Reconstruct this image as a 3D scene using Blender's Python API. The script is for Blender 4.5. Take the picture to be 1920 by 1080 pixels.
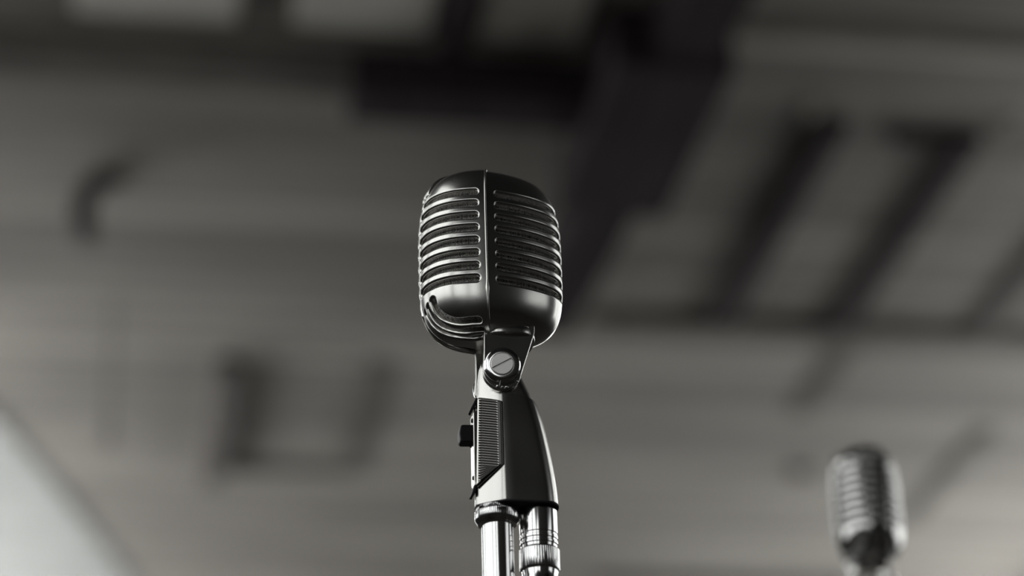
import bpy, bmesh, math, random
import numpy as np
from mathutils import Vector, Matrix, geometry

for o in list(bpy.data.objects):
    bpy.data.objects.remove(o, do_unlink=True)
scn = bpy.context.scene
COL = scn.collection
R = math.radians

# ---------------------------------------------------------------- camera
F_PX = 4533.0
PITCH, ROLL = R(25.0), R(1.8)
CAM = Vector((0, 0, 1.1))
cd = bpy.data.cameras.new('camera')
cam = bpy.data.objects.new('camera', cd)
COL.objects.link(cam)
scn.camera = cam
cd.sensor_width = 36.0
cd.lens = F_PX / 1920 * 36.0
cd.clip_start = 0.05
cd.clip_end = 60
fw = Vector((0, math.cos(PITCH), math.sin(PITCH)))
rt = Vector((1, 0, 0))
up = rt.cross(fw)
rt2 = rt * math.cos(ROLL) - up * math.sin(ROLL)
up2 = rt * math.sin(ROLL) + up * math.cos(ROLL)
rot = Matrix((rt2, up2, -fw)).transposed()
cam.matrix_world = Matrix.Translation(CAM) @ rot.to_4x4()
cd.dof.use_dof = True
cd.dof.focus_distance = 1.268
cd.dof.aperture_fstop = 85.0 / 21.8
cd.dof.aperture_blades = 0

# ---------------------------------------------------------------- world and exposure
w = bpy.data.worlds.new('world')
scn.world = w
w.use_nodes = True
w.node_tree.nodes['Background'].inputs[0].default_value = (0.5, 0.5, 0.5, 1)
w.node_tree.nodes['Background'].inputs[1].default_value = 0.0
scn.view_settings.view_transform = 'Standard'
scn.view_settings.look = 'None'
scn.view_settings.gamma = 1
scn.view_settings.use_curve_mapping = False
scn.view_settings.exposure = 0.13

WIN_LEFT, WIN_FAR, WIN_RIGHT, WIN_BACK = 1.4, 13.0, 1.5, 1.35   # daylight seen in the frosted panes

# ---------------------------------------------------------------- helpers
def link(name, me, mat=None, parent=None):
    o = bpy.data.objects.new(name, me)
    COL.objects.link(o)
    if mat: me.materials.append(mat)
    if parent: o.parent = parent
    return o

def smooth(bm, ang=35):
    bm.normal_update()
    for f in bm.faces: f.smooth = True
    for e in bm.edges:
        if len(e.link_faces) == 2 and e.calc_face_angle(0) > R(ang): e.smooth = False
        elif len(e.link_faces) != 2: e.smooth = False

def obj(name, bm, mat=None, parent=None, ang=35, bevel=0, segs=2):
    bmesh.ops.recalc_face_normals(bm, faces=bm.faces)
    smooth(bm, ang)
    me = bpy.data.meshes.new(name)
    bm.to_mesh(me); bm.free()
    o = link(name, me, mat, parent)
    if bevel:
        m = o.modifiers.new('bevel', 'BEVEL')
        m.width = bevel; m.segments = segs; m.limit_method = 'ANGLE'; m.angle_limit = R(30)
        m.harden_normals = True
    return o

def tag(o, label=None, cat=None, group=None, kind=None):
    if label: o['label'] = label
    if cat: o['category'] = cat
    if group: o['group'] = group
    if kind: o['kind'] = kind
    return o

def empty(name, loc, rz=0):
    o = bpy.data.objects.new(name, None)
    COL.objects.link(o)
    o.location = loc; o.rotation_euler = (0, 0, rz)
    o.empty_display_size = 0.02
    return o

def add_box(bm, x0, x1, y0, y1, z0, z1):
    vs = [bm.verts.new((x, y, z)) for z in (z0, z1) for y in (y0, y1) for x in (x0, x1)]
    for q in ((0,1,3,2),(4,6,7,5),(0,4,5,1),(1,5,7,3),(3,7,6,2),(2,6,4,0)):
        bm.faces.new([vs[i] for i in q])

def loft(bm, rings, cap=True):
    L = [[bm.verts.new(p) for p in r] for r in rings]
    n = len(rings[0])
    for a, b in zip(L, L[1:]):
        for i in range(n):
            bm.faces.new((a[i], a[(i+1) % n], b[(i+1) % n], b[i]))
    if cap:
        bm.faces.new(L[0][::-1]); bm.faces.new(L[-1])

def lathe(bm, prof, c=(0,0,0), n=64, axis='z', mod=None, cap=True):
    """prof: (radius, height) pairs; mod(i, angle, r) -> radius."""
    rings = []
    for i, (r, h) in enumerate(prof):
        ring = []
        for k in range(n):
            a = 2*math.pi*k/n
            rr = mod(i, k, r) if mod else r
            x, y = rr*math.cos(a), rr*math.sin(a)
            p = (x, y, h) if axis == 'z' else (x, h, y)
            ring.append((p[0]+c[0], p[1]+c[1], p[2]+c[2]))
        rings.append(ring)
    loft(bm, rings, cap)

def tube(bm, pts, r, n=16):
    pts = [Vector(p) for p in pts]
    rings = []
    ref = Vector((0.3, 1, 0.2)).normalized()
    for i, p in enumerate(pts):
        t = (pts[min(i+1, len(pts)-1)] - pts[max(i-1, 0)]).normalized()
        a = t.cross(ref).normalized(); b = t.cross(a)
        rings.append([p + (a*math.cos(2*math.pi*k/n) + b*math.sin(2*math.pi*k/n))*r for k in range(n)])
    loft(bm, rings)

def prism_xz(bm, poly, y0, y1):
    a = [bm.verts.new((x, y0, z)) for x, z in poly]
    b = [bm.verts.new((x, y1, z)) for x, z in poly]
    n = len(poly)
    bm.faces.new(a); bm.faces.new(b[::-1])
    for i in range(n):
        bm.faces.new((a[i], b[i], b[(i+1) % n], a[(i+1) % n]))

# ---------------------------------------------------------------- materials
def new_mat(name):
    m = bpy.data.materials.new(name); m.use_nodes = True
    nt = m.node_tree
    return m, nt, nt.nodes['Principled BSDF']

def metal(name, col, rough, bump=0.0, scale=900, rvar=0.05):
    m, nt, b = new_mat(name)
    b.inputs['Base Color'].default_value = (*col, 1)
    b.inputs['Metallic'].default_value = 1
    tc = nt.nodes.new('ShaderNodeTexCoord')
    n = nt.nodes.new('ShaderNodeTexNoise'); n.inputs['Scale'].default_value = 60
    n.inputs['Detail'].default_value = 6
    nt.links.new(tc.outputs['Object'], n.inputs['Vector'])
    mr = nt.nodes.new('ShaderNodeMapRange')
    mr.inputs['To Min'].default_value = rough - rvar; mr.inputs['To Max'].default_value = rough + rvar
    nt.links.new(n.outputs[0], mr.inputs[0])
    nt.links.new(mr.outputs[0], b.inputs['Roughness'])
    if bump:
        n2 = nt.nodes.new('ShaderNodeTexNoise'); n2.inputs['Scale'].default_value = scale
        nt.links.new(tc.outputs['Object'], n2.inputs['Vector'])
        bp = nt.nodes.new('ShaderNodeBump'); bp.inputs['Strength'].default_value = bump
        bp.inputs['Distance'].default_value = 0.0002
        nt.links.new(n2.outputs[0], bp.inputs['Height'])
        nt.links.new(bp.outputs[0], b.inputs['Normal'])
    return m

def plain(name, col, rough, spec=0.5):
    m, nt, b = new_mat(name)
    tc = nt.nodes.new('ShaderNodeTexCoord')
    n = nt.nodes.new('ShaderNodeTexNoise'); n.inputs['Scale'].default_value = 25
    n.inputs['Detail'].default_value = 5
    nt.links.new(tc.outputs['Object'], n.inputs['Vector'])
    r = nt.nodes.new('ShaderNodeValToRGB')
    r.color_ramp.elements[0].color = (*[c*0.85 for c in col], 1)
    r.color_ramp.elements[1].color = (*[c*1.15 for c in col], 1)
    nt.links.new(n.outputs[0], r.inputs[0])
    nt.links.new(r.outputs[0], b.inputs['Base Color'])
    b.inputs['Roughness'].default_value = rough
    b.inputs['Specular IOR Level'].default_value = spec
    return m

def wood(name, dark, light, stretch=(1, 12, 12), scale=2.0, rough=0.8):
    m, nt, b = new_mat(name)
    tc = nt.nodes.new('ShaderNodeTexCoord')
    mp = nt.nodes.new('ShaderNodeMapping'); mp.inputs['Scale'].default_value = stretch
    nt.links.new(tc.outputs['Object'], mp.inputs['Vector'])
    n = nt.nodes.new('ShaderNodeTexNoise'); n.inputs['Scale'].default_value = scale
    n.inputs['Detail'].default_value = 8
    nt.links.new(mp.outputs[0], n.inputs['Vector'])
    r = nt.nodes.new('ShaderNodeValToRGB')
    r.color_ramp.elements[0].position = 0.3; r.color_ramp.elements[1].position = 0.7
    r.color_ramp.elements[0].color = (*dark, 1); r.color_ramp.elements[1].color = (*light, 1)
    nt.links.new(n.outputs[0], r.inputs[0])
    nt.links.new(r.outputs[0], b.inputs['Base Color'])
    b.inputs['Roughness'].default_value = rough
    b.inputs['Specular IOR Level'].default_value = 0.05
    bp = nt.nodes.new('ShaderNodeBump'); bp.inputs['Strength'].default_value = 0.3
    nt.links.new(n.outputs[0], bp.inputs['Height']); nt.links.new(bp.outputs[0], b.inputs['Normal'])
    return m

def foam_mat():
    m, nt, b = new_mat('dark_speckled_mesh')
    tc = nt.nodes.new('ShaderNodeTexCoord')
    v = nt.nodes.new('ShaderNodeTexNoise'); v.inputs['Scale'].default_value = 2600
    v.inputs['Detail'].default_value = 2
    nt.links.new(tc.outputs['Object'], v.inputs['Vector'])
    r = nt.nodes.new('ShaderNodeValToRGB')
    r.color_ramp.elements[0].position = 0.42; r.color_ramp.elements[0].color = (0.03, 0.028, 0.027, 1)
    r.color_ramp.elements[1].position = 0.62; r.color_ramp.elements[1].color = (0.9, 0.87, 0.84, 1)
    nt.links.new(v.outputs[0], r.inputs[0])
    nt.links.new(r.outputs[0], b.inputs['Base Color'])
    b.inputs['Metallic'].default_value = 0.3
    b.inputs['Roughness'].default_value = 0.5
    bp = nt.nodes.new('ShaderNodeBump'); bp.inputs['Strength'].default_value = 1.0
    bp.inputs['Distance'].default_value = 0.0006
    nt.links.new(v.outputs[0], bp.inputs['Height']); nt.links.new(bp.outputs[0], b.inputs['Normal'])
    return m

def ceiling_mat():
    """old painted boards running across the room, each a tone of its own, with big stains"""
    m, nt, b = new_mat('painted_ceiling_boards')
    tc = nt.nodes.new('ShaderNodeTexCoord')
    sp = nt.nodes.new('ShaderNodeSeparateXYZ'); nt.links.new(tc.outputs['Object'], sp.inputs[0])
    dv = nt.nodes.new('ShaderNodeMath'); dv.operation = 'DIVIDE'; dv.inputs[1].default_value = 0.24
    nt.links.new(sp.outputs[1], dv.inputs[0])
    fl = nt.nodes.new('ShaderNodeMath'); fl.operation = 'FLOOR'; nt.links.new(dv.outputs[0], fl.inputs[0])
    wn = nt.nodes.new('ShaderNodeTexWhiteNoise'); wn.noise_dimensions = '1D'
    nt.links.new(fl.outputs[0], wn.inputs['W'])
    fr = nt.nodes.new('ShaderNodeMath'); fr.operation = 'FRACT'; nt.links.new(dv.outputs[0], fr.inputs[0])
    gap = nt.nodes.new('ShaderNodeMath'); gap.operation = 'GREATER_THAN'; gap.inputs[1].default_value = 0.06
    nt.links.new(fr.outputs[0], gap.inputs[0])
    mp = nt.nodes.new('ShaderNodeMapping'); mp.inputs['Scale'].default_value = (0.45, 2.0, 1)
    nt.links.new(tc.outputs['Object'], mp.inputs['Vector'])
    n = nt.nodes.new('ShaderNodeTexNoise'); n.inputs['Scale'].default_value = 1.5
    n.inputs['Detail'].default_value = 4
    nt.links.new(mp.outputs[0], n.inputs['Vector'])
    a = nt.nodes.new('ShaderNodeMath'); a.operation = 'MULTIPLY_ADD'
    a.inputs[1].default_value = 0.35; nt.links.new(wn.outputs[0], a.inputs[0]); nt.links.new(n.outputs[0], a.inputs[2])
    r = nt.nodes.new('ShaderNodeValToRGB')
    r.color_ramp.elements[0].position = 0.45; r.color_ramp.elements[0].color = (0.116, 0.107, 0.097, 1)
    r.color_ramp.elements[1].position = 0.95; r.color_ramp.elements[1].color = (0.212, 0.197, 0.176, 1)
    nt.links.new(a.outputs[0], r.inputs[0])
    mx = nt.nodes.new('ShaderNodeMix'); mx.data_type = 'RGBA'
    mx.inputs['A'].default_value = (0.03, 0.028, 0.026, 1)
    nt.links.new(gap.outputs[0], mx.inputs['Factor']); nt.links.new(r.outputs[0], mx.inputs['B'])
    nt.links.new(mx.outputs['Result'], b.inputs['Base Color'])
    b.inputs['Roughness'].default_value = 0.85
    b.inputs['Specular IOR Level'].default_value = 0.2
    return m

def pane_mat(name, strength):
    m, nt, b = new_mat(name)
    b.inputs['Base Color'].default_value = (0.1, 0.1, 0.1, 1)
    b.inputs['Emission Color'].default_value = (0.98, 1.0, 0.985, 1)
    b.inputs['Emission Strength'].default_value = strength
    return m

M_SHELL = metal('satin_nickel_shell', (0.66, 0.65, 0.63), 0.24, bump=0.04)
M_HANDLE = metal('satin_nickel_handle', (0.62, 0.61, 0.59), 0.23, bump=0.04)
M_CHROME = metal('polished_chrome', (0.88, 0.88, 0.88), 0.13, rvar=0.03)
M_SCREW = metal('brushed_screw_steel', (0.95, 0.93, 0.92), 0.42)
M_DARKMET = metal('dark_blackened_steel', (0.06, 0.058, 0.055), 0.4)
M_PLATE = metal('ribbed_plate_steel', (0.16, 0.155, 0.15), 0.3)
M_BLACK = plain('black_plastic', (0.012, 0.011, 0.012), 0.45)
M_RUBBER = plain('black_rubber', (0.02, 0.02, 0.02), 0.7)
M_FOAM = foam_mat()
M_CEIL = ceiling_mat()
M_BEAM = wood('dark_beam_wood', (0.012, 0.009, 0.010), (0.03, 0.023, 0.025), (12, 1, 12))
M_BEAMX = wood('dark_crossbeam_wood', (0.05, 0.045, 0.043), (0.11, 0.10, 0.095), (1, 12, 12))
M_IRON = plain('black_iron', (0.02, 0.017, 0.018), 0.6)
M_WALL = plain('dark_plaster', (0.05, 0.048, 0.046), 0.9, 0.2)
M_FLOOR = wood('dark_floorboards', (0.02, 0.018, 0.016), (0.045, 0.04, 0.035), (12, 1, 12), rough=0.7)
M_FRAME = plain('dark_window_frame', (0.05, 0.05, 0.05), 0.5)

# ================================================================ the room (its own axes are turned 10 degrees)
PHI = R(10.0)
SC = 1.3          # size of the roof bays
H_C = 5.65
X0, X1, Y0, Y1 = -2.1, 5.7, -5.0, 15.6
def room(o, loc=(0, 0, 0)):
    c, s = math.cos(PHI), math.sin(PHI)
    o.rotation_euler = (0, 0, PHI)
    o.location = (loc[0]*c - loc[1]*s, loc[0]*s + loc[1]*c, loc[2])
    return o
def struct(name, boxes, mat, bevel=0):
    bm = bmesh.new()
    for b in boxes: add_box(bm, *b)
    o = obj(name, bm, mat, bevel=bevel)
    room(o); tag(o, kind='structure')
    return o

T = 0.25
struct('floor', [(X0-T, X1+T, Y0-T, Y1+T, -0.2, 0)], M_FLOOR)
struct('ceiling', [(X0-T, X1+T, 4.3, Y1+T, H_C, H_C+0.2)], M_CEIL)
struct('ceiling', [(X0-T, X1+T, Y0-T, 4.3, H_C, H_C+0.2)], plain('ceiling_dark_for_reflections', (0.02, 0.018, 0.018), 0.8, 0.2))  # unseen bay blackened to keep reflections on the microphone dark

def wall_with_windows(name, axis, at0, at1, lo, hi, wins, strength_mat):
    """a wall along one axis with openings; each window is a frame, its bars and a frosted pane"""
    global WN
    boxes = []
    cuts = sorted(wins)
    p = lo
    def bx(a0, a1, z0, z1):
        return (at0, at1, a0, a1, z0, z1) if axis == 'y' else (a0, a1, at0, at1, z0, z1)
    for a0, a1, z0, z1 in cuts:
        if a0 > p: boxes.append(bx(p, a0, 0, H_C))
        boxes.append(bx(a0, a1, 0, z0)); boxes.append(bx(a0, a1, z1, H_C))
        p = a1
    boxes.append(bx(p, hi, 0, H_C))
    struct(name, boxes, M_WALL)
    mid = (at0 + at1)/2
    for (a0, a1, z0, z1), pm in zip(cuts, strength_mat):
        WN += 1
        f = 0.06
        bm = bmesh.new()
        def fb(b0, b1, c0, c1, d=0.05):
            if axis == 'y': add_box(bm, mid-d, mid+d, b0, b1, c0, c1)
            else: add_box(bm, b0, b1, mid-d, mid+d, c0, c1)
        fb(a0, a0+f, z0, z1); fb(a1-f, a1, z0, z1); fb(a0+f, a1-f, z0, z0+f); fb(a0+f, a1-f, z1-f, z1)
        nb = max(1, round((a1-a0)/1.1))
        for k in range(1, nb):
            c = a0 + (a1-a0)*k/nb; fb(c-0.015, c+0.015, z0+f, z1-f, 0.03)
        for k in (1, 2):
            c = z0 + (z1-z0)*k/3; fb(a0+f, a1-f, c-0.015, c+0.015, 0.028)
        win = obj('window_%d' % WN, bm, M_FRAME); room(win); tag(win, kind='structure')
        bm = bmesh.new()
        if axis == 'y': add_box(bm, mid-0.004, mid+0.004, a0+0.03, a1-0.03, z0+0.03, z1-0.03)
        else: add_box(bm, a0+0.03, a1-0.03, mid-0.004, mid+0.004, z0+0.03, z1-0.03)
        obj('pane', bm, pm, win)
WN = 0
PRF = pane_mat('frosted_pane_far_right', 8.5)
PBR = pane_mat('frosted_pane_back_right', 0.85)
PCL = pane_mat('added_fill_clerestory_left', 4.2)  # unseen window added to brighten the upper left ceiling
PCR = pane_mat('added_fill_clerestory_right', 6.5)  # unseen window added to brighten the ceiling around the joists
PFW = pane_mat('frosted_pane_far_wall', 3.5)
PL, PF, PR, PB = (pane_mat('frosted_pane_left', WIN_LEFT), pane_mat('frosted_pane_far', WIN_FAR),
                  pane_mat('frosted_pane_right', WIN_RIGHT), pane_mat('frosted_pane_back', WIN_BACK))
wall_with_windows('wall_left', 'y', X0-T, X0, Y0, Y1, [(-4.7, -1.3, 1.8, 3.7), (-1.1, 2.0, 1.8, 5.5), (2.15, 3.9, 1.8, 4.0), (4.6, 8.8, 4.5, 5.5), (9.8, 12.4, 4.0, 5.5), (12.6, 15.3, 3.6, 5.5)], [PL, PL, PL, PCL, PF, PF])
wall_with_windows('wall_right', 'y', X1, X1+T, Y0, Y1, [(-3.6, -0.3, 2.4, 4.0), (1.8, 3.05, 1.8, 5.4), (3.15, 5.2, 1.8, 5.4), (5.35, 7.4, 1.8, 5.4), (7.6, 11.2, 4.2, 5.5), (11.6, 15.2, 3.4, 5.4)], [PBR, PR, PR, PR, PCR, PRF])
wall_with_windows('wall_far', 'x', Y1, Y1+T, X0-T, X1+T, [(-2.0, 0.3, 3.0, 5.4), (3.4, 5.5, 3.4, 5.2)], [PFW, PFW])
wall_with_windows('wall_back', 'x', Y0-T, Y0, X0-T, X1+T, [(-2.0, -0.7, 1.8, 4.1)], [PB])

# ceiling beams: (name, x0, x1, y0, y1, drop, label, material)
def beam(name, x0, x1, y0, y1, drop, label, mat, cat='beam', group=None, z1=H_C):
    x0, x1, y0, y1, drop = [q*SC for q in (x0, x1, y0, y1, drop)]
    cx, cy = (x0+x1)/2, (y0+y1)/2
    bm = bmesh.new()
    add_box(bm, x0-cx, x1-cx, y0-cy, y1-cy, -drop, 0)
    o = obj(name, bm, mat, bevel=0.008)
    room(o, (cx, cy, z1)); tag(o, label, cat, group)
    return o
M_BEAMM = wood('mid_grey_beam_wood', (0.05, 0.046, 0.043), (0.12, 0.112, 0.10), (1, 12, 12))
M_PALE = wood('pale_batten_wood', (0.20, 0.19, 0.17), (0.32, 0.30, 0.27), (1, 12, 12))
beam('ceiling_crossbeam', X0/SC, 0.60, 5.85, 5.98, 0.09, 'long grey crossbeam running level across the upper left of the ceiling', M_BEAMM)
beam('ceiling_crossbeam', 0.60, 1.42, 5.85, 6.02, 0.15, 'darkest short crossbeam running from above the near microphone to the thick beam', M_BEAM)
beam('ceiling_crossbeam', 1.60, X1/SC, 7.56, 7.66, 0.035, 'faint blurred crossbeam at the lower ends of the slanting joists', M_BEAMM)
beam('beam_bracket', 1.28, 1.62, 5.55, 6.45, 0.19, 'dark bulky bracket where the crossbeam meets the thick beam', M_BEAM, 'bracket')
M_GLOW = wood('painted_glow_panel', (0.23, 0.232, 0.226), (0.30, 0.302, 0.294), (1, 4, 8))  # pale colour stands in for window glow on the far left ceiling
M_PALE2 = wood('pale_top_panel', (0.42, 0.40, 0.37), (0.6, 0.575, 0.53), (1, 8, 8))  # paler tone than the ceiling boards around
for x0, x1, lb in ((-0.17, 0.27, 'pale ceiling panel at the top edge between the two leftmost joist stubs'),
                   (0.42, 0.80, 'pale ceiling panel at the top edge above and left of the near microphone'),
                   (0.93, 1.22, 'pale ceiling panel at the top edge left of the thick beam')):
    beam('pale_ceiling_patch', x0, x1, 4.6, 5.74, 0.015, lb, M_PALE2, 'panel', 'pale panels above the level crossbeam')
beam('ceiling_batten', 1.64, 2.62, 5.62, 5.70, 0.03, 'pale batten running level at the top right, above the slanting joists', M_PALE, 'batten')
beam('ceiling_crossbeam', 2.2, 3.4, 10.42, 10.52, 0.03, 'faint short crossbeam at the bottom edge, left of the small far microphone', M_BEAMX)
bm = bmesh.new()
edge = [-0.95+1.15*((k+0.5)/24)**0.75 for k in range(24)]           # stepped outline gives the painted glow its slanting edge
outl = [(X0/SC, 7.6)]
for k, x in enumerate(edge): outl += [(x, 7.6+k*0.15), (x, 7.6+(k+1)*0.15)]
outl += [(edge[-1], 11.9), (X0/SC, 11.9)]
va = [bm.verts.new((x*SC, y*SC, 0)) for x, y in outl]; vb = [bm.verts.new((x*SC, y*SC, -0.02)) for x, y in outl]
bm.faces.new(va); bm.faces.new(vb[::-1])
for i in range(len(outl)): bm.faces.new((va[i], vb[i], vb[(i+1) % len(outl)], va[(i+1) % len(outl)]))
pp = obj('pale_ceiling_patch', bm, M_GLOW); room(pp, (0, 0, H_C)); tag(pp, 'broad pale panel painted in for the window glow at the lower left corner of the ceiling', 'panel')
bb = beam('ceiling_beam', 1.39, 1.57, 3.6, 7.40, 0.18, 'thickest dark beam slanting up just right of the near microphone head', M_BEAM)
bb.rotation_euler.z += R(2.2)
J = [(2.03, 2.115, 6.10, 7.56, 'dark narrow joist slanting down, first one right of the thick beam'),
     (2.47, 2.55, 6.14, 7.56, 'dark narrow joist slanting down from a short crosspiece, second right of the thick beam'),
     (3.00, 3.08, 5.98, 7.56, 'joist at the right edge of the picture, between the two crossbeams')]
for x0, x1, y0, y1, lb in J:
    beam('ceiling_joist', x0, x1, y0, y1, 0.045 if x0 < 2.9 else 0.03, lb, M_BEAM if x0 < 2.9 else M_BEAMX, 'joist', 'joists above the faint crossbeam')
beam('joist_crosspiece', 2.27, 2.47, 6.14, 6.20, 0.03, 'short dark crosspiece at the top of the second slanting joist', M_BEAM, 'crosspiece')
for x0, y0, y1, lb in ((2.56, 7.68, 8.4, 'faint joist stub slanting down above the small far microphone'),
                       (3.36, 8.5, 9.6, 'faint joist at the right edge, lowest of the slanting joists')):
    beam('ceiling_joist', x0, x0+0.08, y0, y1, 0.015, lb, M_BEAMM, 'joist', 'joists below the faint crossbeam')
for x0, lb in ((-0.25, 'joist stub at the top left corner, leftmost above the level crossbeam'),
               (0.30, 'joist stub at the top edge, second from the left above the level crossbeam'),
               (0.83, 'joist stub at the top edge above and left of the near microphone')):
    beam('ceiling_joist', x0, x0+0.07, 3.6, 5.50 if x0 < 0.5 else 5.78, 0.08, lb, M_BEAM, 'joist', 'joists above the level crossbeam')

def on_ceiling(px, py, z=H_C):
    """a point of the ceiling, found once along a sight line of the survey picture"""
    r = fw + rt2*((px-960)/F_PX) + up2*((540-py)/F_PX)
    return CAM + r*((z-CAM.z)/r.z)
# curved iron hook bolted under the ceiling
p = on_ceiling(180, 330)
hk = empty('ceiling_hook', p, PHI)
tag(hk, 'black curved iron hook hanging from the ceiling at upper left', 'hook')
bm = bmesh.new()
pts = []
for k in range(17):
    a = R(75 + 150*k/16)
    pts.append((0.065+0.15*math.cos(a)*0.75, 0, -0.175+0.163*math.sin(a)))
tube(bm, pts, 0.05, 14)
obj('hook_arc', bm, M_IRON, hk, ang=60)
bm = bmesh.new(); add_box(bm, -0.02, 0.12, -0.03, 0.03, -0.02, 0.0)
obj('mounting_plate', bm, M_IRON, hk, bevel=0.003)
# square hatch frame under the ceiling
fr = empty('ceiling_hatch', (0, 0, 0)); room(fr, (0.66*SC, 8.62*SC, H_C)); fr.scale = (SC, SC, SC)
tag(fr, 'faint square hatch with a wooden frame in the ceiling, left of the microphone handle', 'hatch')
for nm, b, mt in (('frame_side', (-0.33, -0.24, -0.55, 0.60, -0.07, 0), M_BEAMX), ('frame_side', (0.22, 0.29, -0.55, 0.60, -0.02, 0), M_BEAMM),
                  ('frame_end', (-0.24, 0.22, 0.52, 0.60, -0.02, 0), M_BEAMM), ('frame_end', (-0.24, 0.22, -0.60, -0.55, -0.01, 0), M_PALE)):
    bm = bmesh.new(); add_box(bm, *b); obj(nm, bm, mt, fr, bevel=0.006)
# cord with a small weight
p = on_ceiling(215, 560)
pc = empty('pull_cord', p, 0); tag(pc, 'thin blurred cord with a small weight hanging at the left of the ceiling', 'cord')
bm = bmesh.new(); lathe(bm, [(0.007, 0), (0.007, -0.62)], n=12); obj('cord', bm, M_BEAMX, pc)
bm = bmesh.new(); lathe(bm, [(0.006, -0.60), (0.02, -0.62), (0.026, -0.65), (0.022, -0.68), (0.008, -0.70)], n=24); obj('weight', bm, M_BEAMX, pc)
# small pale round caps and one dark one on the ceiling
for px, py, r_, mt, nm, lb in ((1515, 205, 0.032, M_PALE, 'ceiling_rose', 'pale round ceiling rose at the top end of the first slanting joist'),
                           (1885, 235, 0.04, M_PALE, 'ceiling_rose', 'pale round ceiling rose at the upper right edge'),
                           (1705, 75, 0.03, M_PALE, 'ceiling_rose', 'pale round ceiling rose highest at the upper right'),
                           (1500, 880, 0.06, M_BEAM, 'ceiling_lamp_cap', 'dark round cap on the ceiling left of the small far microphone')):
    bm = bmesh.new()
    lathe(bm, [(r_, 0), (r_, -0.012), (r_*0.8, -0.03), (r_*0.35, -0.042), (r_*0.2, -0.044)], n=32)
    o = obj(nm, bm, mt); o.location = on_ceiling(px, py); tag(o, lb, 'ceiling fitting')

# ================================================================ the microphone (millimetres in its own frame)
MM = 0.001
LIP = 1.5      # rounding of the slot edges
HT, HB = 52.0, 46.3

def build_profile():
    out = []
    N = 400
    for i in range(N+1):
        ph = math.pi/2 - math.pi*i/N
        m = 3.6 if ph >= 0 else 3.9
        h = HT if ph >= 0 else HB
        c, s = abs(math.cos(ph)), abs(math.sin(ph))
        out.append((c**(2/m), h*math.copysign(s**(2/m), ph)))
    a = np.array(out); a[0, 0] = 0; a[-1, 0] = 0
    d = np.hypot(np.diff(a[:, 0]*34), np.diff(a[:, 1]))
    s = np.concatenate([[0], np.cumsum(d)])
    s0 = np.interp(0, -a[:, 1], s)
    return s0 - s, a     # v positive up
PV, PA = build_profile()
VTOP, VBOT = PV[0], PV[-1]

def plan_curve(a, b, n, cst, sgn):
    t = np.linspace(0, math.pi, 801)
    x = a*np.abs(np.sin(t))**(2/n)
    ysp = np.abs(np.cos(t))**(2/n)*np.sign(np.cos(t))
    tent = (1 - x/a)*np.sign(np.cos(t))
    y = -((b-cst)*ysp + cst*tent)
    x = sgn*x
    s = np.concatenate([[0], np.cumsum(np.hypot(np.diff(x), np.diff(y)))])
    return s, x, y

SX = -7.0    # where the seam lies along the head

class Half:
    def __init__(self, a, n, cst, sgn, inset=0.0):
        self.s, self.x, self.y = plan_curve(a, 28.0-inset, n, cst, sgn)
        self.L = self.s[-1]; self.inset = inset; self.sgn = sgn
    def S(self, u, v):
        u = np.asarray(u, float); v = np.asarray(v, float)
        uu = np.clip(u, 0, self.L)
        Rr = np.interp(-v, -PV, PA[:, 0]); Z = np.interp(-v, -PV, PA[:, 1])
        x = np.interp(uu, self.s, self.x)*Rr; y = np.interp(uu, self.s, self.y)*Rr
        return np.stack([SX*Rr + x, y, Z*(1-self.inset/50)], -1)
    def N(self, u, v):
        e = 0.4
        u0 = np.clip(u-e, 0, self.L); u1 = np.clip(u+e, 0, self.L)
        v0 = np.clip(v-e, VBOT+0.2, VTOP-0.2); v1 = np.clip(v+e, VBOT+0.2, VTOP-0.2)
        vc = np.clip(v, VBOT+1.0, VTOP-1.0)
        du = self.S(u1, vc) - self.S(u0, vc); dv = self.S(u, v1) - self.S(u, v0)
        n = np.cross(du, dv)*(-self.sgn)*-1
        l = np.linalg.norm(n, axis=-1, keepdims=True); n = n/np.maximum(l, 1e-9)
        P = self.S(u, v)
        # always outwards
        sg = np.sign(np.sum(n*(P - np.array([SX, 0, 0])*0), -1, keepdims=True)); sg[sg == 0] = 1
        return n*sg

def resample(path, step=0.7):
    p = np.array(path, float)
    d = np.hypot(*np.diff(p, axis=0).T); s = np.concatenate([[0], np.cumsum(d)])
    k = max(2, int(s[-1]/step)+1)
    t = np.linspace(0, s[-1], k)
    return np.stack([np.interp(t, s, p[:, 0]), np.interp(t, s, p[:, 1])], -1)

def capsule(path, r, nc=9):
    """closed outline around a path at distance r: same number of points for every r"""
    p = path
    t = np.gradient(p, axis=0); t /= np.linalg.norm(t, axis=1, keepdims=True)
    nr = np.stack([-t[:, 1], t[:, 0]], -1)
    pts = list(p + nr*r)
    a0 = math.atan2(nr[-1, 1], nr[-1, 0])
    for k in range(1, nc): pts.append(p[-1] + r*np.array([math.cos(a0-math.pi*k/nc), math.sin(a0-math.pi*k/nc)]))
    pts += list((p - nr*r)[::-1])
    a0 = math.atan2(-nr[0, 1], -nr[0, 0])
    for k in range(1, nc): pts.append(p[0] + r*np.array([math.cos(a0-math.pi*k/nc), math.sin(a0-math.pi*k/nc)]))
    return np.array(pts)

def inside(poly, q):
    x, y = q[:, 0], q[:, 1]; c = np.zeros(len(q), bool)
    px, py = poly[:, 0], poly[:, 1]
    for i in range(len(poly)):
        j = i-1
        cond = (py[i] > y) != (py[j] > y)
        with np.errstate(divide='ignore', invalid='ignore'):
            xx = (px[j]-px[i])*(y-py[i])/(py[j]-py[i])+px[i]
        c ^= cond & (x < xx)
    return c

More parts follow.
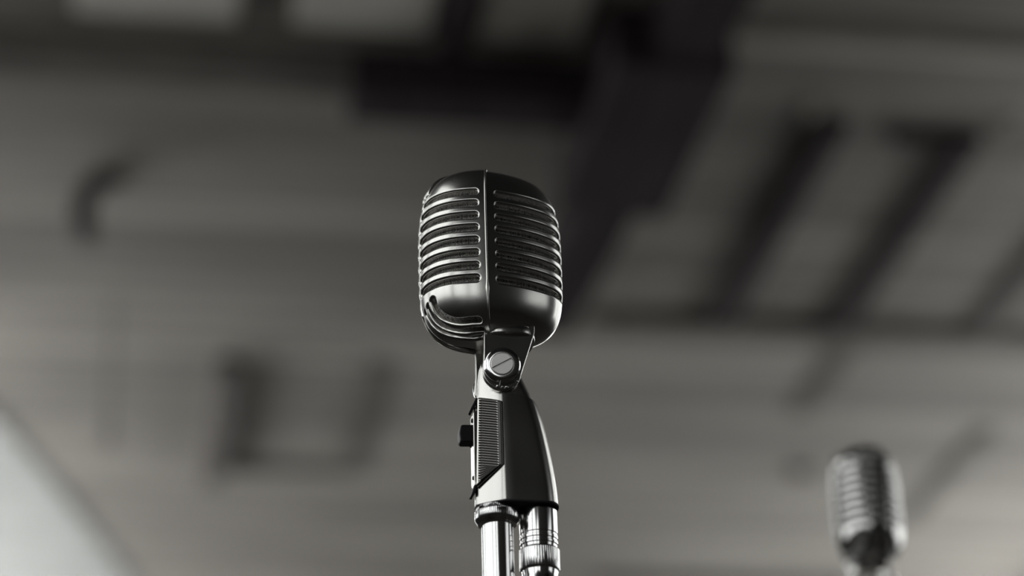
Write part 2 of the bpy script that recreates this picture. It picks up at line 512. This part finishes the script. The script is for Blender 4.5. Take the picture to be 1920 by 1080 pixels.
def shell(name, half, slots, parent, mat, depth=4.0):
    """slots: (path, half width)"""
    L = half.L
    v0, v1 = VBOT+0.6, VTOP-0.6
    step = 1.4
    us = np.linspace(0, L, int(L/step)+1); vs = np.linspace(v0, v1, int((v1-v0)/step)+1)
    holes = [(resample(p), hw) for p, hw in slots]
    pts = []; edges = []
    # outer frame
    fr = [(u, v0) for u in us] + [(L, v) for v in vs[1:]] + [(u, v1) for u in us[::-1][1:]] + [(0, v) for v in vs[::-1][1:-1]]
    nfr = len(fr)
    pts += fr; edges += [(i, (i+1) % nfr) for i in range(nfr)]
    G = np.array([(u, v) for v in vs[1:-1] for u in us[1:-1]])
    keep = np.ones(len(G), bool)
    for p, hw in holes:
        d = np.min(np.hypot(G[:, None, 0]-p[None, :, 0], G[:, None, 1]-p[None, :, 1]), 1)
        keep &= d > hw+LIP+0.45
    pts += [tuple(g) for g in G[keep]]
    cont = []
    for p, hw in holes:
        c = capsule(p, hw+LIP)
        b0 = len(pts); n = len(c)
        cont.append((b0, n)); pts += [tuple(q) for q in c]
        edges += [(b0+i, b0+(i+1) % n) for i in range(n)]
    res = geometry.delaunay_2d_cdt([Vector(p) for p in pts], edges, [], 0, 1e-5, True)
    V2 = np.array([(q.x, q.y) for q in res[0]]); tris = np.array(res[2])
    omap = {}
    for i, o in enumerate(res[3]):
        for k in o: omap[k] = i
    cen = V2[tris].mean(1)
    ok = np.ones(len(tris), bool)
    for p, hw in holes:
        ok &= ~inside(capsule(p, hw+LIP), cen)
    tris = tris[ok]
    u, v = V2[:, 0], V2[:, 1]
    P = half.S(u, v); Nn = half.N(u, v)
    verts = [P]; norms = [Nn]; faces = [list(t) for t in tris]
    nv = len(P)
    for (p, hw), (b0, n) in zip(holes, cont):
        prev = [omap[b0+i] for i in range(n)]
        co = capsule(p, hw+LIP); ci = capsule(p, hw)
        So = half.S(co[:, 0], co[:, 1]); Si = half.S(ci[:, 0], ci[:, 1])
        No = half.N(co[:, 0], co[:, 1])
        T = Si-So; T /= np.maximum(np.linalg.norm(T, axis=1, keepdims=True), 1e-9)
        seq = [(math.sin(a), 1-math.cos(a), a) for a in [math.pi/2*k/5 for k in range(1, 6)]] + [(1.0, depth/LIP, math.pi/2)]
        for so, de, a in seq:
            c = capsule(p, hw+LIP-LIP*so)
            Pn = half.S(c[:, 0], c[:, 1]) - No*(LIP*de)
            nn = No*math.cos(a)+T*math.sin(a)
            verts.append(Pn); norms.append(nn)
            cur = list(range(nv, nv+n)); nv += n
            for i in range(n):
                j = (i+1) % n
                faces.append([prev[i], prev[j], cur[j], cur[i]])
            prev = cur
    # rolled rim along the two seam edges
    for side in (0, 1):
        ue = 0.0 if side == 0 else L
        uin = 0.3 if side == 0 else L-0.3
        E = half.S(np.full(len(vs), ue), vs); I = half.S(np.full(len(vs), uin), vs)
        NE = half.N(np.full(len(vs), uin), vs)
        T = E-I; T /= np.maximum(np.linalg.norm(T, axis=1, keepdims=True), 1e-9)
        prevP = None; r = 0.45; prev = None
        for a in [0, .4, .8, 1.2, math.pi/2, -1]:
            if a < 0: Pn = E + T*r*0 + T*r - NE*1.8; nn = T
            else: Pn = E + T*r*math.sin(a) - NE*r*(1-math.cos(a)); nn = NE*math.cos(a)+T*math.sin(a)
            verts.append(Pn); norms.append(nn)
            cur = list(range(nv, nv+len(vs))); nv += len(vs)
            if prev:
                for i in range(len(vs)-1): faces.append([prev[i], prev[i+1], cur[i+1], cur[i]])
            prev = cur
    P = np.concatenate(verts)*MM; NN = np.concatenate(norms)
    # consistent winding with the normals
    F = []
    for f in faces:
        a, b, c = P[f[0]], P[f[1]], P[f[2]]
        fn = np.cross(b-a, c-a)
        if fn @ (NN[f[0]]+NN[f[1]]+NN[f[2]]) < 0: f = f[::-1]
        F.append([int(i) for i in f])
    me = bpy.data.meshes.new(name)
    me.from_pydata([tuple(p) for p in P], [], F)
    me.update()
    for q in me.polygons: q.use_smooth = True
    NN = NN/np.maximum(np.linalg.norm(NN, axis=1, keepdims=True), 1e-9)
    me.normals_split_custom_set_from_vertices([tuple(n) for n in NN])
    return link(name, me, mat, parent)

def core_mesh(name, halves, depth, parent, mat):
    bm = bmesh.new()
    rings = []
    vs = np.linspace(VBOT+2, VTOP-2, 60)
    for v in vs:
        ring = []
        for h, rev in halves:
            us = np.linspace(0, h.L, 50)[:-1]
            if rev: us = np.linspace(h.L, 0, 50)[:-1]
            vv = np.full(len(us), v)
            ring += list((h.S(us, vv) - h.N(us, vv)*depth)*MM)
        rings.append([tuple(p) for p in ring])
    loft(bm, rings)
    return obj(name, bm, mat, parent, ang=60)

def make_microphone():
    root = empty('microphone', (0, 0, 0))
    front = Half(31.2, 2.4, 4.0, -1)
    rear = Half(46.0, 2.3, 7.5, +1, inset=0.55)
    # ---- slots
    hw = 1.5
    zs = [31.5 - 7.35*k for k in range(8)]
    LF, LR = front.L, rear.L
    fs, rs = [], []
    mid = LF/2
    for z in zs:
        fs.append(([(5.4, z), (mid-3.4, z)], hw)); fs.append(([(mid+3.4, z), (LF-5.4, z)], hw))
        rs.append(([(7.9, z), (LR/2-5.5, z)], hw)); rs.append(([(LR/2+5.5, z), (LR-7.9, z)], hw))
    # curved slots that run down the front and turn along under the bottom
    def hook(ut, vt, vb, ue, r):
        ry = vt - vb; pts = [(ut, vt)]
        for k in range(1, 9):
            a = math.pi/2*k/8
            pts.append((ut - r*(1-math.cos(a)), vb + ry - ry*math.sin(a)))
        pts.append((ue, vb))
        return pts
    for off, vt, vb, r in ((14.6, -28.5, -43.3, 15.0), (9.6, -30.5, -50.5, 16.0), (4.6, -32.0, -57.5, 17.0)):
        HW = 2.1
        p = hook(mid-off, vt, vb, 6.5, r)
        fs.append((p, HW)); fs.append(([(LF-a, b) for a, b in p], HW))
    shell('front_shell', front, fs, root, M_SHELL)
    shell('rear_shell', rear, rs, root, M_SHELL)
    core_mesh('inner_mesh', [(front, False), (rear, True)], 3.95, root, M_FOAM)
    # ---- raised ribs over the top of the front
    for du in (-8.1, -2.7, 2.7, 8.1):
        vs = np.linspace(VTOP-16, 36.2, 40)
        pr = [(-1.8, -0.8), (-1.7, 0.3), (-1.1, 1.0), (0, 1.3), (1.1, 1.0), (1.7, 0.3), (1.8, -0.8)]
        rings = []
        for i, v in enumerate(vs):
            k = min(1, min(i, len(vs)-1-i)/5.0); k = math.sqrt(1-(1-k)**2)
            uu = np.array([mid+du+a for a, h in pr]); vv = np.full(len(pr), v)
            Rr = float(np.interp(-v, -PV, PA[:, 0]))
            P = front.S(uu, vv); N = front.N(uu, vv)
            Pc = front.S(np.array([mid+du]), np.array([v]))[0]
            hh = np.array([h if h < 0 else h*k - 0.3*(1-k) for a, h in pr])
            rings.append([tuple(q) for q in (P + N*hh[:, None])*MM])
        bm = bmesh.new(); loft(bm, rings); obj('rib', bm, M_SHELL, root, ang=50)
    # ---- bead along the seam, thicker where the two shells are pinned
    for side in (0, 1):
        pts = []; rad = []
        for v in np.linspace(VTOP-4, VBOT+22, 90):
            P = front.S(np.array([0.0 if side == 0 else LF]), np.array([v]))[0]
            N = front.N(np.array([0.3 if side == 0 else LF-0.3]), np.array([v]))[0]
            N[0] = 0; N /= np.linalg.norm(N)
            pts.append(P - N*0.05 + np.array([0.35, 0, 0])); rad.append((N, 0.55 + 0.55*max(0, 1-abs(v+25.5)/4.5)))
        rings = []
        for P, (N, r) in zip(pts, rad):
            rings.append([tuple((P + np.array([1, 0, 0])*r*math.cos(a) + N*(0.5+0.25*r)*math.sin(a))*MM) for a in [2*math.pi*k/14 for k in range(14)]])
        bm = bmesh.new(); loft(bm, rings); obj('seam_bead', bm, M_SHELL, root, ang=70)
    # ---- neck under the shell
    bm = bmesh.new()
    rings = []
    for z, kx, ky in ((-36, 0.88, 0.84), (-41, 0.97, 0.95), (-45.0, 1.0, 1.0), (-45.8, 0.98, 0.98), (-46.0, 0.94, 0.95)):
        rings.append([((7.4 + 15.0*kx*math.copysign(abs(math.cos(t))**0.7, math.cos(t)))*MM,
                       17.6*ky*math.copysign(abs(math.sin(t))**0.7, math.sin(t))*MM, z*MM)
                      for t in [2*math.pi*k/72 for k in range(72)]])
    loft(bm, rings); obj('neck', bm, M_SHELL, root, ang=40)
    # ---- yoke plates, either side of the lug
    def plate(ys):
        poly = [(-6.6, -40), (20.6, -40), (20.4, -44)]
        cx, cz, r = 2.4, -66.5, 10.2
        for k in range(15):
            a = R(-6) - R(168)*k/14
            poly.append((cx + r*math.cos(a)*(1.0), cz - 0.5 + r*math.sin(a)))
        poly.append((-7.0, -60)); 
        bm = bmesh.new()
        prism_xz(bm, [(x*MM, z*MM) for x, z in poly], ys[0]*MM, ys[1]*MM)
        return obj('yoke_plate', bm, M_HANDLE, root, bevel=0.0006)
    plate((-14.5, -11.3)); plate((11.3, 14.5))
    # ---- screw, washer
    for sgn in (-1, 1):
        def yy(v): return sgn*v*MM
        bm = bmesh.new()
        lathe(bm, [(9.4*MM, yy(14.3)), (9.6*MM, yy(15.0)), (9.6*MM, yy(17.4)), (9.0*MM, yy(18.5)), (7.6*MM, yy(19.2)),
                   (6.3*MM, yy(19.2)), (6.2*MM, yy(18.7))], (2.0*MM, 0, -64.6*MM), 72, 'y')
        wsh = obj('washer', bm, M_CHROME, root, ang=28)
        wsh.rotation_euler.z = 0
        # slotted head: two half discs with a groove between them
        bm = bmesh.new()
        rr = 5.8; g = 0.45
        for s2 in (1, -1):
            a0 = math.asin(g/rr)
            pts = [(rr*math.cos(a0+(math.pi-2*a0)*k/24), rr*math.sin(a0+(math.pi-2*a0)*k/24)) for k in range(25)]
            pts = [(a, b*s2) for a, b in pts]
            ca, sa = math.cos(R(27)), math.sin(R(27))
            prism_xz(bm, [((2.0+a*ca-b*sa)*MM, (-64.6+a*sa+b*ca)*MM) for a, b in pts], yy(18.4), yy(19.9))
        lathe(bm, [(5.8*MM, yy(17.6)), (5.8*MM, yy(19.0))], (2.0*MM, 0, -64.6*MM), 48, 'y')
        obj('screw_head', bm, M_SCREW, wsh, bevel=0.00025)
        tl = Matrix.Translation((2*MM, yy(17), -64.6*MM)) @ Matrix.Rotation(R(-9), 4, 'Z') @ Matrix.Rotation(R(-4*sgn), 4, 'X') @ Matrix.Translation((-2*MM, -yy(17), 64.6*MM))
        for ch_ in wsh.children: ch_.data.transform(tl)
        wsh.data.transform(tl)
        # small locking teeth and balls below the washer
        if sgn == -1:
            bm = bmesh.new()
            for ax, az, r in ((-0.2, -75.6, 0.85), (2.2, -75.9, 0.6), (4.4, -75.9, 0.9), (1.1, -74.4, 0.4), (10.2, -72.5, 0.7)):
                bmesh.ops.create_uvsphere(bm, u_segments=12, v_segments=8, radius=r*MM,
                                          matrix=Matrix.Translation((ax*MM, -15.0*MM, az*MM)))
            obj('locking_teeth', bm, M_CHROME, wsh, ang=60)
    # ---- handle body
    def sect(z, xf, xb, w, xc, wf=3.5, rb=9.0):
        near = [(xf, -wf*0.45), (xf+0.25, -wf*0.85), (xf+0.9, -wf-0.5)]
        # gently curved chamfer to the crease
        for k in range(1, 6):
            t = k/6; x = xf+0.9+(xc-xf-0.9)*t; y = -wf-0.5-(w-wf-0.5)*t - 0.6*math.sin(math.pi*t)
            near.append((x, y))
        near += [(xc-0.25, -w+0.12), (xc+0.35, -w-0.02)]
        for k in range(1, 4): near.append((xc+0.35+(xb-rb-xc-0.35)*k/4, -w-0.02))
        for k in range(0, 12):
            a = math.pi/2*k/12
            near.append((xb-rb+rb*math.sin(a), -w*math.cos(a)**0.8))
        near.append((xb, -0.6))
        far = [(x, -y) for x, y in near[::-1]]
        return [(x*MM, y*MM, z(x)*MM if callable(z) else z*MM) for x, y in near+far]
    # ---- lug: the tongue of the handle between the plates
    bm = bmesh.new()
    loft(bm, [sect(z, xf, xb, w_, 1.0, wf=3.2, rb=6) for z, xf, xb, w_ in
              ((-80, -8.6, 20.9, 9.6), (-76, -8.5, 19.6, 9.4), (-72, -8.4, 17.8, 9.3), (-67, -8.2, 15.6, 9.2), (-62, -7.6, 13.4, 9.2),
               (-58, -6.4, 11.4, 9.0), (-55.5, -4.6, 9.0, 8.0), (-54.5, -2.5, 7.0, 6.5))])
    obj('swivel_lug', bm, M_HANDLE, root, ang=24)
    top = lambda x: -76.5 - max(0, x-2)*0.22 + (0.35 if x < 2 else 0)
    secs = [sect(top, -9.0, 22.4, 11.6, 2.6, rb=8)]
    for z, xf, xb, w_, in ((-84, -9.2, 23.9, 12.0), (-92, -9.4, 25.8, 12.3), (-100, -9.7, 27.4, 12.6), (-108, -9.9, 28.8, 12.8),
                           (-116, -10.2, 30.0, 13.0), (-124, -10.5, 31.0, 13.1), (-131, -10.8, 31.6, 13.2), (-136.6, -11.0, 32.0, 13.2)):
        secs.append(sect(z, xf, xb, w_, 2.6, rb=9))
    bm = bmesh.new(); loft(bm, secs)
    handle = obj('handle', bm, M_HANDLE, root, ang=24)
    bm = bmesh.new()
    loft(bm, [sect(-136.6, -10.9, 32.2, 13.3, 2.6), sect(-137.4, -10.9, 32.2, 13.3, 2.6)])
    obj('base_shadow_layer', bm, M_RUBBER, root)  # dark layer in place of the thin shadow under the handle's lip
    # ---- ribbed switch plate wrapped over the front of the handle
    plate_root = None
    sides = []
    bm = bmesh.new(); bmr = bmesh.new()
    # plate outline follows the chamfer: param t 0 (front) .. 1 (crease)
    def ch(t, off, z, side):
        k = (z+84)/(-136.6+84)
        xf = -9.2-1.8*k; w = 12.0+1.2*k; wf = 3.5; xc = 2.6
        x = xf+0.9+(xc-xf-0.9)*t; y = -wf-0.5-(w-wf-0.5)*t - 0.6*math.sin(math.pi*t)
        tx, ty = (xc-xf-0.9), -(w-wf-0.5)
        l = math.hypot(tx, ty); nx, ny = ty/l, -tx/l
        x += nx*off; y += ny*off
        return (x*MM, y*side*MM, z*MM)
    zt, zb0, zb1 = -79.5, -126.5, -117.0
    for side in (1, -1):
        n = 34
        Tn = [0.0, 0.06, 0.13, 0.80, 0.86, 0.92]
        rows = []; rrows = []
        K = n*4
        for i in range(K+1):
            row = []
            phs = (0.0, 0.14, 0.55, 0.69)
            ii = (i//4 + phs[i % 4])/n
            for j, t in enumerate(Tn):
                zbt = zb0 + (zb1-zb0)*t
                z = max(zbt, zt - 4.2*t - (zt - zb0)*ii)
                if t in (0.13, 0.80):
                    off = 2.0 if i % 4 in (0, 1) else 1.0
                    if i in (0, K): off = 2.0
                    if t == 0.80 and False: off = 2.2
                else: off = 2.15 if t not in (0.92, 0.0) else (1.0 if t == 0.92 else 2.0)
                row.append(ch(t, off, z, side))
            rows.append([bm.verts.new(q) for q in row]); rrows.append([bmr.verts.new(q) for q in row[2:4]])
        for a, b in zip(rows, rows[1:]):
            for j in (0, 1, 3, 4): bm.faces.new((a[j], a[j+1], b[j+1], b[j]))
        for a, b in zip(rrows, rrows[1:]): bmr.faces.new((a[0], a[1], b[1], b[0]))
        # sides down into the handle
        base = [bm.verts.new(ch(t, -0.5, (zt-4.2*t), side)) for t in Tn]
        for j in range(len(Tn)-1): bm.faces.new((rows[0][j], rows[0][j+1], base[j+1], base[j]))
        base = [bm.verts.new(ch(t, -0.5, zb0+(zb1-zb0)*t, side)) for t in Tn]
        for j in range(len(Tn)-1): bm.faces.new((rows[-1][j], rows[-1][j+1], base[j+1], base[j]))
    sp = obj('switch_plate', bm, M_HANDLE, root, ang=20)
    obj('ribbed_panel', bmr, M_PLATE, sp, ang=20)
    # dark frame round the ribs
    for side in (1, -1):
        bm = bmesh.new()
        pts = [(0.0, zt+0.9), (0.97, zt-3.6), (0.97, zb1-0.6), (0.0, zb0-1.3)]
        path = []
        for (t0, z0), (t1, z1) in zip(pts, pts[1:]):
            for k in range(12): path.append(ch(t0+(t1-t0)*k/12, 0.35, z0+(z1-z0)*k/12, side))
        path.append(ch(0.0, 0.35, zb0-1.3, side))
        tube(bm, path, 0.65*MM, 8)
        obj('plate_frame', bm, M_DARKMET, sp, ang=60)
    # front strip of the plate
    bm = bmesh.new()
    prism_xz(bm, [(-8.6*MM, -84.0*MM), (-11.7*MM, -86.5*MM), (-11.9*MM, -124*MM), (-11.3*MM, -126.6*MM), (-9.5*MM, -127*MM)], -4.6*MM, 4.6*MM)
    fp = obj('front_strip', bm, M_HANDLE, sp, bevel=0.0006)
    for zc in (-90.5, -122):
        bm = bmesh.new(); 
        lathe(bm, [(1.2*MM, -0.4*MM), (1.2*MM, 0.5*MM), (0.7*MM, 0.8*MM)], (0, 0, 0), 20)
        o = obj('rivet', bm, M_DARKMET, sp); o.rotation_euler = (0, R(-90), 0); o.location = (-11.8*MM, -2.6*MM, zc*MM)
    # slanting end tabs
    for x0, z0, x1, z1, w_ in ((-9.2, -78.3, -12.2, -84.6, 4.4), (-11.0, -126.3, -12.6, -131.4, 4.2)):
        d = Vector((x1-x0, 0, z1-z0)).normalized(); nrm = Vector((-d.z, 0, d.x))*0.75
        poly = [(x0+nrm.x, z0+nrm.z), (x1+nrm.x, z1+nrm.z), (x1-nrm.x, z1-nrm.z), (x0-nrm.x, z0-nrm.z)]
        bm = bmesh.new(); prism_xz(bm, [(x*MM, z*MM) for x, z in poly], -w_*MM, w_*MM)
        obj('end_tab', bm, M_BLACK, sp, bevel=0.0003)
    # switch knob
    bm = bmesh.new()
    poly = [(-11.0, -93.0), (-17.6, -93.2), (-18.4, -94.2), (-19.0, -98), (-18.5, -101.8), (-17.6, -102.7), (-12.4, -102.5), (-11.0, -105.0)]
    prism_xz(bm, [(x*MM, z*MM) for x, z in poly], -4.0*MM, 4.0*MM)
    obj('switch_knob', bm, M_BLACK, root, bevel=0.0007, segs=3)
    return root

def make_stand(zc, plate_z):
    """zc: height of the head centre above the floor; everything hangs off the foot"""
    root = empty('microphone_stand', (0, 0, 0))
    xo = 0.3
    def kn(i, k, r): return r*(1.0 if k % 3 else 0.955) if 1 <= i <= 4 else r
    bm = bmesh.new()
    z = zc
    lathe(bm, [(10.6*MM, z-137.3*MM), (11.2*MM, z-139.4*MM), (11.5*MM, z-139.8*MM), (11.5*MM, z-143.6*MM), (11.2*MM, z-144.2*MM),
               (10.0*MM, z-146.4*MM), (8.4*MM, z-146.9*MM)], (xo*MM, 0, 0), 216, mod=kn)
    obj('locking_collar', bm, M_CHROME, root, ang=30)
    bm = bmesh.new()
    lathe(bm, [(8.2*MM, z-139*MM), (8.2*MM, z-170*MM), (8.2*MM, 1.0), (8.2*MM, 0.9)], (xo*MM, 0, 0), 64)
    obj('inner_pole', bm, M_CHROME, root)
    bm = bmesh.new()
    lathe(bm, [(11*MM, 0.93), (14*MM, 0.92), (14*MM, 0.86), (11.5*MM, 0.85), (11.5*MM, 0.03), (14*MM, 0.02)], (xo*MM, 0, 0), 48)
    obj('outer_pole', bm, M_CHROME, root)
    bm = bmesh.new()
    lathe(bm, [(0.13, 0.0), (0.13, 0.008), (0.12, 0.016), (0.05, 0.026), (0.02, 0.04), (0.012, 0.045)], (xo*MM, 0, 0), 64)
    obj('base', bm, M_DARKMET, root)
    return root

def make_cable(zc):
    root = empty('microphone_cable', (0, 0, 0))
    xo, z = 21.6, zc
    prof = [(9.7, -137.8), (9.8, -139), (9.8, -150.8), (9.45, -151.2), (9.45, -152.2), (9.8, -152.6), (9.8, -153.8), (9.4, -154.2), (9.4, -155.2),
            (9.8, -155.6), (9.8, -156.6), (9.3, -157.0), (9.3, -158.4), (9.9, -158.9), (10.4, -159.6), (10.4, -169.2), (10.1, -170.0), (9.3, -170.6),
            (9.0, -174), (9.6, -176), (9.4, -188), (6.5, -205), (5.0, -212)]
    def kn(i, k, r): return r*(1.0 if k % 4 else 0.985) if prof[i][1] in (-159.6, -169.2) else r
    bm = bmesh.new()
    lathe(bm, [(r*MM, z+h*MM) for r, h in prof], (xo*MM, 0, 0), 192, mod=kn)
    bmt = obj('connector', bm, M_CHROME, root, ang=30)
    bm = bmesh.new()
    pts = [(xo*MM, 0, z-0.20)]
    for k in range(1, 30):
        t = k/29
        pts.append(((xo + 3*t + 6*math.sin(t*5) + 180*t**6)*MM, 0.018*math.sin(t*9)+0.012*t, (z-0.21)*(1-t)+0.004*t + 0.0))
    a = pts[-1]
    for k in range(1, 14):
        t = k/13*4.2; pts.append((a[0] + 0.16*math.sin(t), a[1] + 0.16*(1-math.cos(t)), 0.004))
    tube(bm, pts, 3.2*MM, 12)
    obj('cable', bm, M_RUBBER, root, ang=60)
    return root

def copy_tree(o, parent=None):
    c = o.copy(); COL.objects.link(c); c.parent = parent
    for ch in list(o.children): copy_tree(ch, c)
    return c

HEAD = Vector((-0.0116, 1.1687, 1.6580))
YAW = R(11)
mic = make_microphone()
mic.location = HEAD; mic.rotation_euler.z = YAW
tag(mic, 'sharp silver vintage microphone with slotted head on chromed pole, at picture centre', 'microphone', 'vintage stage microphones')
st = make_stand(HEAD.z, 0)
st.location = (HEAD.x, HEAD.y, 0); st.rotation_euler.z = YAW
tag(st, 'chrome microphone stand with knurled collar holding the sharp centre microphone', 'microphone stand', 'chrome microphone stands')
cb = make_cable(HEAD.z)
cb.location = (HEAD.x, HEAD.y, 0); cb.rotation_euler.z = YAW
tag(cb, 'silver plug and cable hanging beside the pole of the sharp centre microphone', 'cable', 'microphone cables')

H2 = CAM + (fw + rt2*((1622-960)/F_PX) + up2*((540-958)/F_PX))*(F_PX/2250)     # about 2 m away
YAW2 = R(94)
m2 = copy_tree(mic); m2.location = H2; m2.rotation_euler.z = YAW2
M_SHELL2 = metal('mirror_chrome_shell', (0.8, 0.79, 0.78), 0.13)
for ch in m2.children:
    if ch.name.split('.')[0] in ('front_shell', 'rear_shell', 'rib', 'seam_bead', 'neck'):
        ch.material_slots[0].link = 'OBJECT'; ch.material_slots[0].material = M_SHELL2
m2['label'] = 'smaller blurred chrome microphone farther back at the lower right corner'
s2 = copy_tree(st); s2.location = (H2.x, H2.y, H2.z-HEAD.z); s2.rotation_euler.z = YAW2
s2['label'] = 'blurred stand holding the small far microphone at lower right'
c2 = copy_tree(cb); c2.location = (H2.x, H2.y, H2.z-HEAD.z); c2.rotation_euler.z = YAW2
c2['label'] = 'blurred plug and cable under the small far microphone at lower right'
